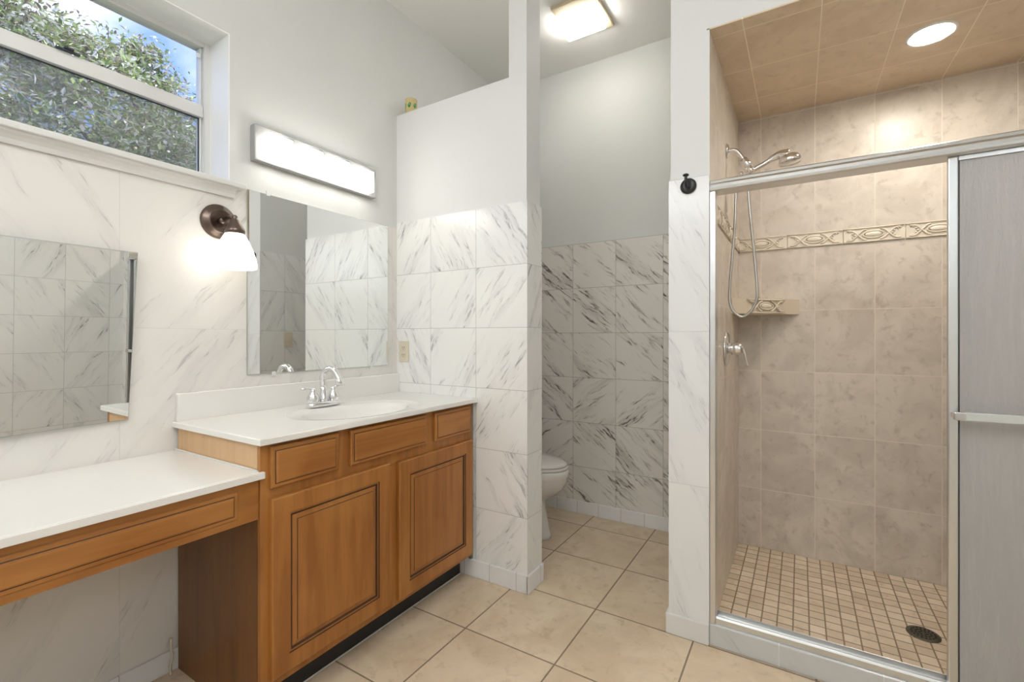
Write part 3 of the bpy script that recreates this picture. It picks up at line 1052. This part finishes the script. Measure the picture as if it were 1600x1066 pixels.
hk = root('robe_hook', (XC, 0.377, 1.798), 'round black robe hook on the column left of the shower', 'hook')
bm = NB()
lathe(bm, [(0.030, 0.0005), (0.031, 0.006), (0.028, 0.012), (0.018, 0.014)], (XC, 0.377, 1.797), axis=(-1, 0, 0), seg=32)
part('back_plate', bm, M_BLACK, hk)
bm = NB()
tube(bm, spline([(XC - .010, 0.377, 1.788), (XC - .032, 0.378, 1.786), (XC - .046, 0.378, 1.800), (XC - .048, 0.378, 1.826)], 5), 0.0055, 12)
lathe(bm, [(0.006, 0), (0.0115, 0.003), (0.0115, 0.007), (0.006, 0.010)], (XC - .048, 0.378, 1.823), axis=(0, 0, 1), seg=20)
part('hook_arm', bm, M_BLACK, hk)

cn = root('small_can', (1.930, 1.855, 2.4435), 'small cream can with green marks standing on top of the partition', 'can')
bm = NB()
lathe(bm, [(0.031, 0.0), (0.033, 0.002), (0.0325, 0.004), (0.0325, 0.078), (0.033, 0.080), (0.031, 0.083), (0.029, 0.080), (0.0, 0.080)],
      (1.930, 1.855, 2.4438), seg=32, cap1=False)
part('can_body', bm, M_CANLABEL, cn)
bm = NB()
for a0 in (R(150), R(205), R(262)):
    pts = []
    for k in range(16):
        t = 2 * PI * k / 16
        pts.append((a0 + 0.30 * math.cos(t) * (1 if math.sin(t) > 0 else 0.8), 0.040 + 0.014 * math.sin(t) + 0.004 * math.cos(t)))
    f1 = [bm.verts.new((1.930 + 0.0331 * math.cos(a), 1.855 + 0.0331 * math.sin(a), 2.4438 + z)) for a, z in pts]
    f2 = [bm.verts.new((1.930 + 0.0326 * math.cos(a), 1.855 + 0.0326 * math.sin(a), 2.4438 + z)) for a, z in pts]
    bm.faces.new(f1); bm.faces.new(f2[::-1])
    for k in range(16): bm.faces.new((f1[k], f1[(k + 1) % 16], f2[(k + 1) % 16], f2[k]))
part('leaf_mark', bm, M_CANGREEN, cn, label='green leaf-shaped marks')

# ------------------------------------------------------------------ toilet
TX = 2.475
tl = root('toilet', (TX, 1.50, 0), 'white floor-standing toilet half hidden behind the partition', 'toilet')
def egg(yc, rx, rf, rb, z, n=36, tx=TX):
    """front (towards -Y) radius rf, back radius rb"""
    out = []
    for k in range(n):
        t = 2 * PI * k / n
        s = math.sin(t)
        out.append(Vector((tx + rx * math.cos(t) * (1 - 0.06 * max(0, -s)), yc + (rb if s > 0 else rf) * s, z)))
    return out
bm = NB()
loft(bm, [egg(1.500, .112, .240, .26, 0.000), egg(1.500, .110, .236, .26, 0.020), egg(1.505, .100, .222, .25, 0.10), egg(1.505, .093, .208, .25, 0.18),
          egg(1.500, .095, .208, .25, 0.225), egg(1.480, .125, .250, .25, 0.262), egg(1.460, .158, .280, .25, 0.310),
          egg(1.450, .176, .292, .25, 0.355), egg(1.450, .180, .296, .25, 0.375), egg(1.450, .184, .300, .25, 0.380), egg(1.450, .184, .300, .25, 0.414),
          egg(1.450, .178, .294, .25, 0.420)])
part('bowl', bm, M_PORC, tl)
bm = NB()
loft(bm, [egg(1.450, .176, .292, .21, 0.421), egg(1.450, .180, .297, .21, 0.425), egg(1.450, .180, .297, .21, 0.434), egg(1.450, .176, .293, .21, 0.438)])
part('seat', bm, M_PORC, tl)
bm = NB()
loft(bm, [egg(1.452, .173, .288, .21, 0.4395), egg(1.452, .177, .292, .21, 0.444), egg(1.452, .176, .290, .21, 0.452), egg(1.452, .160, .270, .19, 0.460),
          egg(1.452, .08, .14, .10, 0.464)])
part('lid', bm, M_PORC, tl)
bm = NB(); box(bm, TX - .225, TX + .225, 1.712, YA - .012, 0.422, 0.745)
part('tank', bm, M_PORC, tl, 0.03)
bm = NB(); box(bm, TX - .235, TX + .235, 1.702, YA - .004, 0.746, 0.785)
part('tank_lid', bm, M_PORC, tl, 0.012)
bm = NB(); tube(bm, [(TX - .16, 1.712, .69), (TX - .16, 1.695, .69), (TX - .155, 1.69, .69), (TX - .09, 1.688, .682)], 0.008, 10)
part('flush_lever', bm, M_CHROME, tl)

# ------------------------------------------------------------------ ceiling lamps
tlt = root('toilet_room_ceiling_light', (2.49, 1.06, ZC), 'lit rectangular ceiling light with beige housing in the toilet room', 'light')
bm = NB()
box(bm, 2.335, 2.655, 0.930, 1.190, ZC - .022, ZC - .0005)
part('housing', bm, M_TAN, tlt, 0.006, label='aged beige housing')
bm = NB()
box(bm, 2.435, 2.600, 0.955, 1.200, ZC - .062, ZC - .0225)
part('diffuser', bm, M_TOILETL, tlt, 0.014, label='lit white lens')

dl = root('recessed_shower_light', (2.47, -0.447, 2.412), 'round lit recessed downlight in the shower ceiling', 'light')
bm = NB()
zc_ = 2.3985 + 0.030 * (2.47 - 1.948) / 1.012
lathe(bm, [(0.082, 0.0), (0.082, -0.005), (0.074, -0.008), (0.068, -0.006), (0.066, -0.001)], (2.47, -0.447, zc_), seg=40, cap0=False, cap1=False)
part('trim_ring', bm, M_REVEAL, dl)
bm = NB()
lathe(bm, [(0.067, -0.003), (0.060, -0.006), (0.0, -0.007)], (2.47, -0.447, zc_), seg=40, cap1=False)
part('lens', bm, M_SHOWERL, dl)

fill0 = None  # two bowl lights added out of view to brighten the room
for k, (lx, ly) in enumerate(((-0.95, 1.00), (0.12, 0.02))):
    lab = ('added unseen fill bowl light farther from the shower, towards the window wall' if k == 0 else 'added unseen fill bowl light right above the camera position')
    if fill0 is None:
        fill0 = root('fill_bowl_light', (lx, ly, ZC), lab, 'light', 'added fill lights')
        bm = NB(); lathe(bm, [(0.07, -0.0005), (0.07, -0.02), (0.012, -0.03), (0.012, -0.40)], (lx, ly, ZC), seg=32)
        part('stem', bm, M_ALU, fill0)
        bm = NB(); lathe(bm, [(0.0, -0.36), (0.14, -0.365), (0.185, -0.38), (0.195, -0.41), (0.175, -0.46), (0.12, -0.50), (0.05, -0.52), (0.0, -0.522)],
                         (lx, ly, ZC), seg=40, cap0=False, cap1=False)
        part('fill_bowl', bm, M_ROOM_FILL, fill0)
    else:
        o = fill0.copy(); C.objects.link(o); o.location = (lx, ly, ZC); o['label'] = lab
        for ch in list(fill0.children):
            c = ch.copy(); C.objects.link(c); c.parent = o

# ------------------------------------------------------------------ shower enclosure
en = root('shower_enclosure_frame', (1.975, -0.46, 0.083), 'aluminium frame of the shower opening with top header, jambs and bottom track', 'shower frame')
bm = NB()
hp = [(1.932, 1.768), (1.930, 1.776), (1.934, 1.788), (1.942, 1.797), (1.946, 1.808), (1.952, 1.812), (2.010, 1.812), (2.010, 1.764), (1.945, 1.764), (1.936, 1.764)]
hp = [(x + .014, z) for x, z in hp]
loft(bm, [[Vector((x, y, z)) for x, z in hp] for y in (0.2995, -1.2185)], smooth=False)
o = part('header', bm, M_ALU, en, 0.0015)
bm = NB()
box(bm, 1.950, 2.012, 0.279, 0.2995, 0.084, 1.7635)
part('jamb', bm, M_ALU, en, 0.002)
bm = NB()
box(bm, 1.950, 2.012, -1.2185, -1.198, 0.084, 1.7635)
part('jamb', bm, M_ALU, en, 0.002)
bm = NB()
tp = [(1.958, 0.0835), (1.958, 0.105), (1.962, 0.112), (1.968, 0.112), (1.9692, 0.095), (2.0085, 0.095), (2.0095, 0.112), (2.012, 0.112), (2.012, 0.0835)]
loft(bm, [[Vector((x, y, z)) for x, z in tp] for y in (0.2785, -1.1975)], smooth=False)
part('bottom_track', bm, M_ALU, en, 0.001)


def shower_door(xf, ya, yb, z0, z1, label, bar):
    o = root('sliding_shower_door', (xf + .008, (ya + yb) / 2, z0), label, 'shower door')
    w = 0.025
    bm = NB()
    box(bm, xf, xf + .018, ya - w, ya, z0, z1)
    part('stile', bm, M_ALU, o, 0.004)
    bm = NB()
    box(bm, xf, xf + .018, yb, yb + w, z0, z1)
    part('stile', bm, M_ALU, o, 0.004)
    bm = NB()
    box(bm, xf, xf + .018, yb + w, ya - w, z1 - .014, z1)
    part('top_rail', bm, M_ALU, o, 0.001)
    bm = NB()
    box(bm, xf, xf + .018, yb + w, ya - w, z0, z0 + .014)
    part('bottom_rail', bm, M_ALU, o, 0.001)
    bm = NB()
    box(bm, xf + .006, xf + .011, yb + w - .004, ya - w + .004, z0 + .010, z1 - .010)
    part('glass_pane', bm, M_OBSCURE, o, label='frosted ripple glass')
    bm = NB()
    g = .003
    box(bm, xf + .003, xf + .015, ya - w - g, ya - w - .0003, z0 + .014, z1 - .014)
    part('gasket', bm, M_GASKET, o)
    if bar:
        bm = NB()
        box(bm, xf - .046, xf - .036, yb + .03, ya - .030, 0.944, 0.970)
        br = part('towel_bar', bm, plain('frosted_acrylic_bar', (0.62, 0.63, 0.60), 0.25), o, 0.003, label='flat grey towel bar')
        for y_ in (ya - .014, yb + .014):
            bm = NB()
            box(bm, xf - .046, xf - .0005, y_ - .009, y_ + .009, 0.948, 0.966)
            box(bm, xf - .050, xf - .036, y_ - .018, y_ + .010, 0.944, 0.970)
            part('bracket', bm, M_CHROME, br, 0.004)
    return o

shower_door(1.962 + .0035 + .004, -0.396, -1.165, 0.0965, 1.7635, 'outer frosted sliding shower door with a towel bar across it', True)
shower_door(1.9985 - .0085 , -0.430, -1.195, 0.0965, 1.7635, 'inner frosted sliding shower door behind the outer one', False)

# ------------------------------------------------------------------ shower fittings
sh = root('handheld_shower', (2.440, 0.300, 2.085), 'chrome hand shower on its wall arm with a long looped hose', 'shower head')
bm = NB()
lathe(bm, [(0.033, 0.0005), (0.034, 0.004), (0.026, 0.010), (0.012, 0.013)], (2.44, 0.300, 2.088), axis=(0, -1, 0), seg=28)
part('wall_flange', bm, M_CHROME, sh)
bm = NB()
tube(bm, spline([(2.44, 0.296, 2.088), (2.44, 0.262, 2.084), (2.44, 0.240, 2.058), (2.44, 0.222, 2.026)], 6), 0.0095, 14)
part('shower_arm', bm, M_CHROME, sh)
bm = NB()
tube(bm, [(2.44, 0.228, 2.034), (2.44, 0.214, 2.012), (2.44, 0.200, 1.985)], [0.016, 0.018, 0.014], 16)
tube(bm, [(2.44, 0.203, 1.990), (2.44, 0.224, 1.978)], [0.013, 0.012], 12)
tube(bm, [(2.44, 0.205, 1.972), (2.44, 0.186, 1.984)], [0.019, 0.019], 16)
tube(bm, [(2.44, 0.238, 1.975), (2.44, 0.234, 1.958)], [0.010, 0.009], 12)
part('handset_holder', bm, M_CHROME, sh)
bm = NB()
pts = spline([(2.44, 0.206, 1.966), (2.44, 0.176, 1.980), (2.44, 0.140, 1.996), (2.44, 0.105, 2.014), (2.44, 0.075, 2.022), (2.44, 0.045, 2.015)], 5)
tube(bm, pts, [0.011 + 0.000 * i if i < 12 else 0.011 + 0.0014 * (i - 12) for i in range(len(pts))], 16)
lathe(bm, [(0.0, 0.020), (0.018, 0.018), (0.036, 0.009), (0.045, -0.006), (0.047, -0.018), (0.043, -0.025), (0.0, -0.027)],
      (2.44, 0.040, 2.004), axis=(0.0, 0.12, 1), seg=28, cap0=False, cap1=False)
part('handset', bm, M_CHROME, sh)
bm = NB()
hose = spline([(2.44, 0.235, 1.960), (2.44, 0.256, 1.90), (2.44, 0.262, 1.76), (2.44, 0.273, 1.60), (2.44, 0.284, 1.46), (2.441, 0.286, 1.37), (2.441, 0.268, 1.318),
               (2.442, 0.232, 1.294), (2.442, 0.196, 1.318), (2.442, 0.173, 1.365), (2.442, 0.170, 1.42), (2.441, 0.178, 1.54), (2.44, 0.190, 1.68),
               (2.44, 0.202, 1.82), (2.44, 0.207, 1.93), (2.44, 0.207, 1.964)], 16)
tube(bm, hose, [0.0068 if i % 2 else 0.0058 for i in range(len(hose))], 10)
part('hose', bm, M_HOSE, sh)

vv = root('shower_valve', (2.420, 0.300, 1.142), 'round chrome shower valve with a curved lever under the hose', 'faucet')
bm = NB()
lathe(bm, [(0.082, 0.0005), (0.083, 0.004), (0.076, 0.010), (0.050, 0.013), (0.030, 0.014), (0.027, 0.030)], (2.42, 0.300, 1.142), axis=(0, -1, 0), seg=40)
part('escutcheon', bm, M_CHROME, vv)
bm = NB()
lathe(bm, [(0.028, 0.026), (0.030, 0.034), (0.029, 0.060), (0.021, 0.074), (0.0, 0.077)], (2.42, 0.300, 1.142), axis=(0, -1, 0), seg=24, cap1=False)
pts = spline([(2.42, 0.250, 1.158), (2.42, 0.232, 1.150), (2.42, 0.218, 1.118), (2.42, 0.212, 1.085), (2.42, 0.205, 1.062)], 5)
tube(bm, pts, [0.017 - 0.0004 * i for i in range(len(pts))], 14, flat=0.6)
part('lever_handle', bm, M_CHROME, vv)

# corner soap shelf
cs = root('corner_shelf', (2.90, 0.24, 1.32), 'triangular ceramic corner shelf with relief front, beside the hose loop', 'shelf')
bm = NB()
A = Vector((2.640, 0.2995, 0)); B = Vector((2.9595, 0.004, 0)); K = Vector((2.9595, 0.2995, 0))
lo = [bm.verts.new(p + Vector((0, 0, 1.319))) for p in (A, B, K)]
hi = [bm.verts.new(p + Vector((0, 0, 1.400))) for p in (A, B, K)]
bm.faces.new(lo); bm.faces.new(hi[::-1])
for k in range(3): bm.faces.new((lo[k], lo[(k + 1) % 3], hi[(k + 1) % 3], hi[k]))
part('shelf_body', bm, M_SH_CEIL if False else plain('shelf_tile', (0.72, 0.62, 0.49), 0.35), cs)
bm = NB()
dv = (B - A).normalized(); nv = Vector((-0.68, -0.73, 0)).normalized()
nv = Vector((dv.y, -dv.x, 0)).normalized()
if nv.dot(Vector((-1, -1, 0))) < 0: nv = -nv
mid0 = A + dv * ((B - A).length / 2 - 0.1225 - 0.004)
relief(bm, lambda a, b, c: mid0 + dv * a + nv * (c + 0.001) + Vector((0, 0, 1.3595 + b)), 0.245, 0.079)
part('relief_front', bm, M_BORDER, cs)

# shower drain
dr = root('floor_drain', (2.436, -0.417, 0.0162), 'round dark drain grate in the shower floor mosaic', 'drain')
bm = NB()
DX, DY, DZ = 2.436, -0.417, 0.0162
lathe(bm, [(0.054, 0.0), (0.054, 0.003), (0.049, 0.005), (0.0, 0.005)], (DX, DY, DZ), seg=40, cap1=False)
part('grate', bm, M_DRAIN, dr)
bm = NB()
for ring_r, cnt in ((0.012, 6), (0.024, 12), (0.037, 18)):
    for k in range(cnt):
        t = 2 * PI * k / cnt + ring_r * 30
        lathe(bm, [(0.0042, 0.0051), (0.0042, 0.0054)], (DX + ring_r * math.cos(t), DY + ring_r * math.sin(t), DZ), seg=8)
part('grate_holes', bm, M_HOLE, dr)


# ------------------------------------------------------------------ trees outside the window
def tree(name, loc, h, crown_r, nleaf, lm, label, seed, low=0.15, leaf=0.07, lean=(0, 0)):
    rnd = random.Random(seed)
    o = root(name, loc, label, 'tree', 'trees outside the window')
    base = Vector(loc)
    bm = NB()
    topv = base + Vector((lean[0], lean[1], h * 0.92))
    trunk = spline([base, base + Vector((0.08, 0.03, h * 0.3)), base + Vector((lean[0] * .5 - .05, lean[1] * .5, h * 0.6)), topv], 5)
    tube(bm, trunk, [0.10 * (1 - 0.95 * i / (len(trunk) - 1)) for i in range(len(trunk))], 8)
    tips = []
    nb = 34
    for k in range(nb):
        f = low + (0.97 - low) * (k + rnd.random()) / nb
        i = min(int(f * (len(trunk) - 1)), len(trunk) - 1)
        p0 = trunk[i]
        az = rnd.random() * 2 * PI
        shape = math.sin(PI * min(1, max(0.06, (f - low * 0.5) / (1.02 - low * 0.5)))) ** 0.6
        ln = crown_r * (0.55 + 0.5 * rnd.random()) * max(0.25, shape)
        p1 = p0 + Vector((math.cos(az) * ln, math.sin(az) * ln, ln * (0.15 + 0.45 * rnd.random())))
        mid = (p0 + p1) / 2 + Vector((0, 0, ln * 0.08))
        br = spline([p0, mid, p1], 4)
        tube(bm, br, [0.028 * (1 - 0.8 * q / (len(br) - 1)) for q in range(len(br))], 5)
        tips += br[3:]
    part('trunk', bm, M_BARK, o)
    bm = NB()
    for k in range(nleaf):
        c = tips[rnd.randrange(len(tips))] + Vector((rnd.gauss(0, .16), rnd.gauss(0, .16), rnd.gauss(0, .13)))
        d = Vector((rnd.gauss(0, 1), rnd.gauss(0, 1), rnd.gauss(0, .6))).normalized()
        u, v = frame_of(d)
        s = leaf * (0.6 + 0.8 * rnd.random())
        a = [c - d * s, c + u * s * .42, c + d * s, c - u * s * .42]
        a[0] += v * s * 0.15; a[2] += v * s * 0.15
        bm.faces.new([bm.verts.new(p) for p in a]).material_index = rnd.randrange(len(lm))
    me = bpy.data.meshes.new('foliage')
    for v in bm.verts: v.co -= base
    bm.to_mesh(me); bm.free()
    for m in lm: me.materials.append(m)
    f = bpy.data.objects.new('foliage', me); C.objects.link(f); f.parent = o
    return o

LM_A = [m_leaf('leaf_olive', (0.34, 0.39, 0.17), (0.56, 0.61, 0.34)), m_leaf('leaf_green', (0.12, 0.21, 0.05), (0.36, 0.47, 0.15)),
        m_leaf('leaf_pale', (0.72, 0.71, 0.69), (0.85, 0.84, 0.82)), m_leaf('leaf_brown', (0.16, 0.13, 0.10), (0.36, 0.29, 0.22))]
tree('garden_tree', (1.80, 4.8, -0.6), 4.15, 1.05, 30000, [LM_A[1], LM_A[1], LM_A[0], LM_A[3], LM_A[2]], 'low bushy dark tree nearest the window, behind the lower pane', 12, 0.35, 0.027)
tree('garden_tree', (1.25, 7.1, -0.6), 5.9, 1.15, 30000, [LM_A[1], LM_A[3], LM_A[0], LM_A[2]], 'darker green tree at the left edge of the window', 8, 0.3, 0.036)
tree('garden_tree', (3.05, 9.7, -0.6), 7.5, 1.9, 48000, [LM_A[0], LM_A[1], LM_A[2], LM_A[3]], 'tall olive-green tree filling the middle of the window', 3, 0.35, 0.046)
tree('garden_tree', (5.6, 13.4, -0.6), 7.6, 1.9, 34000, [LM_A[2], LM_A[0], LM_A[3], LM_A[1]], 'pale silvery tree at the right edge of the window', 5, 0.4, 0.058)
bm = NB(); box(bm, -12, 18, 2.3, 30, -0.75, -0.62)
tag(part('garden_lawn', bm, plain('grass', (0.10, 0.14, 0.05), 0.9)), 'green lawn outside the window below the trees', 'lawn')
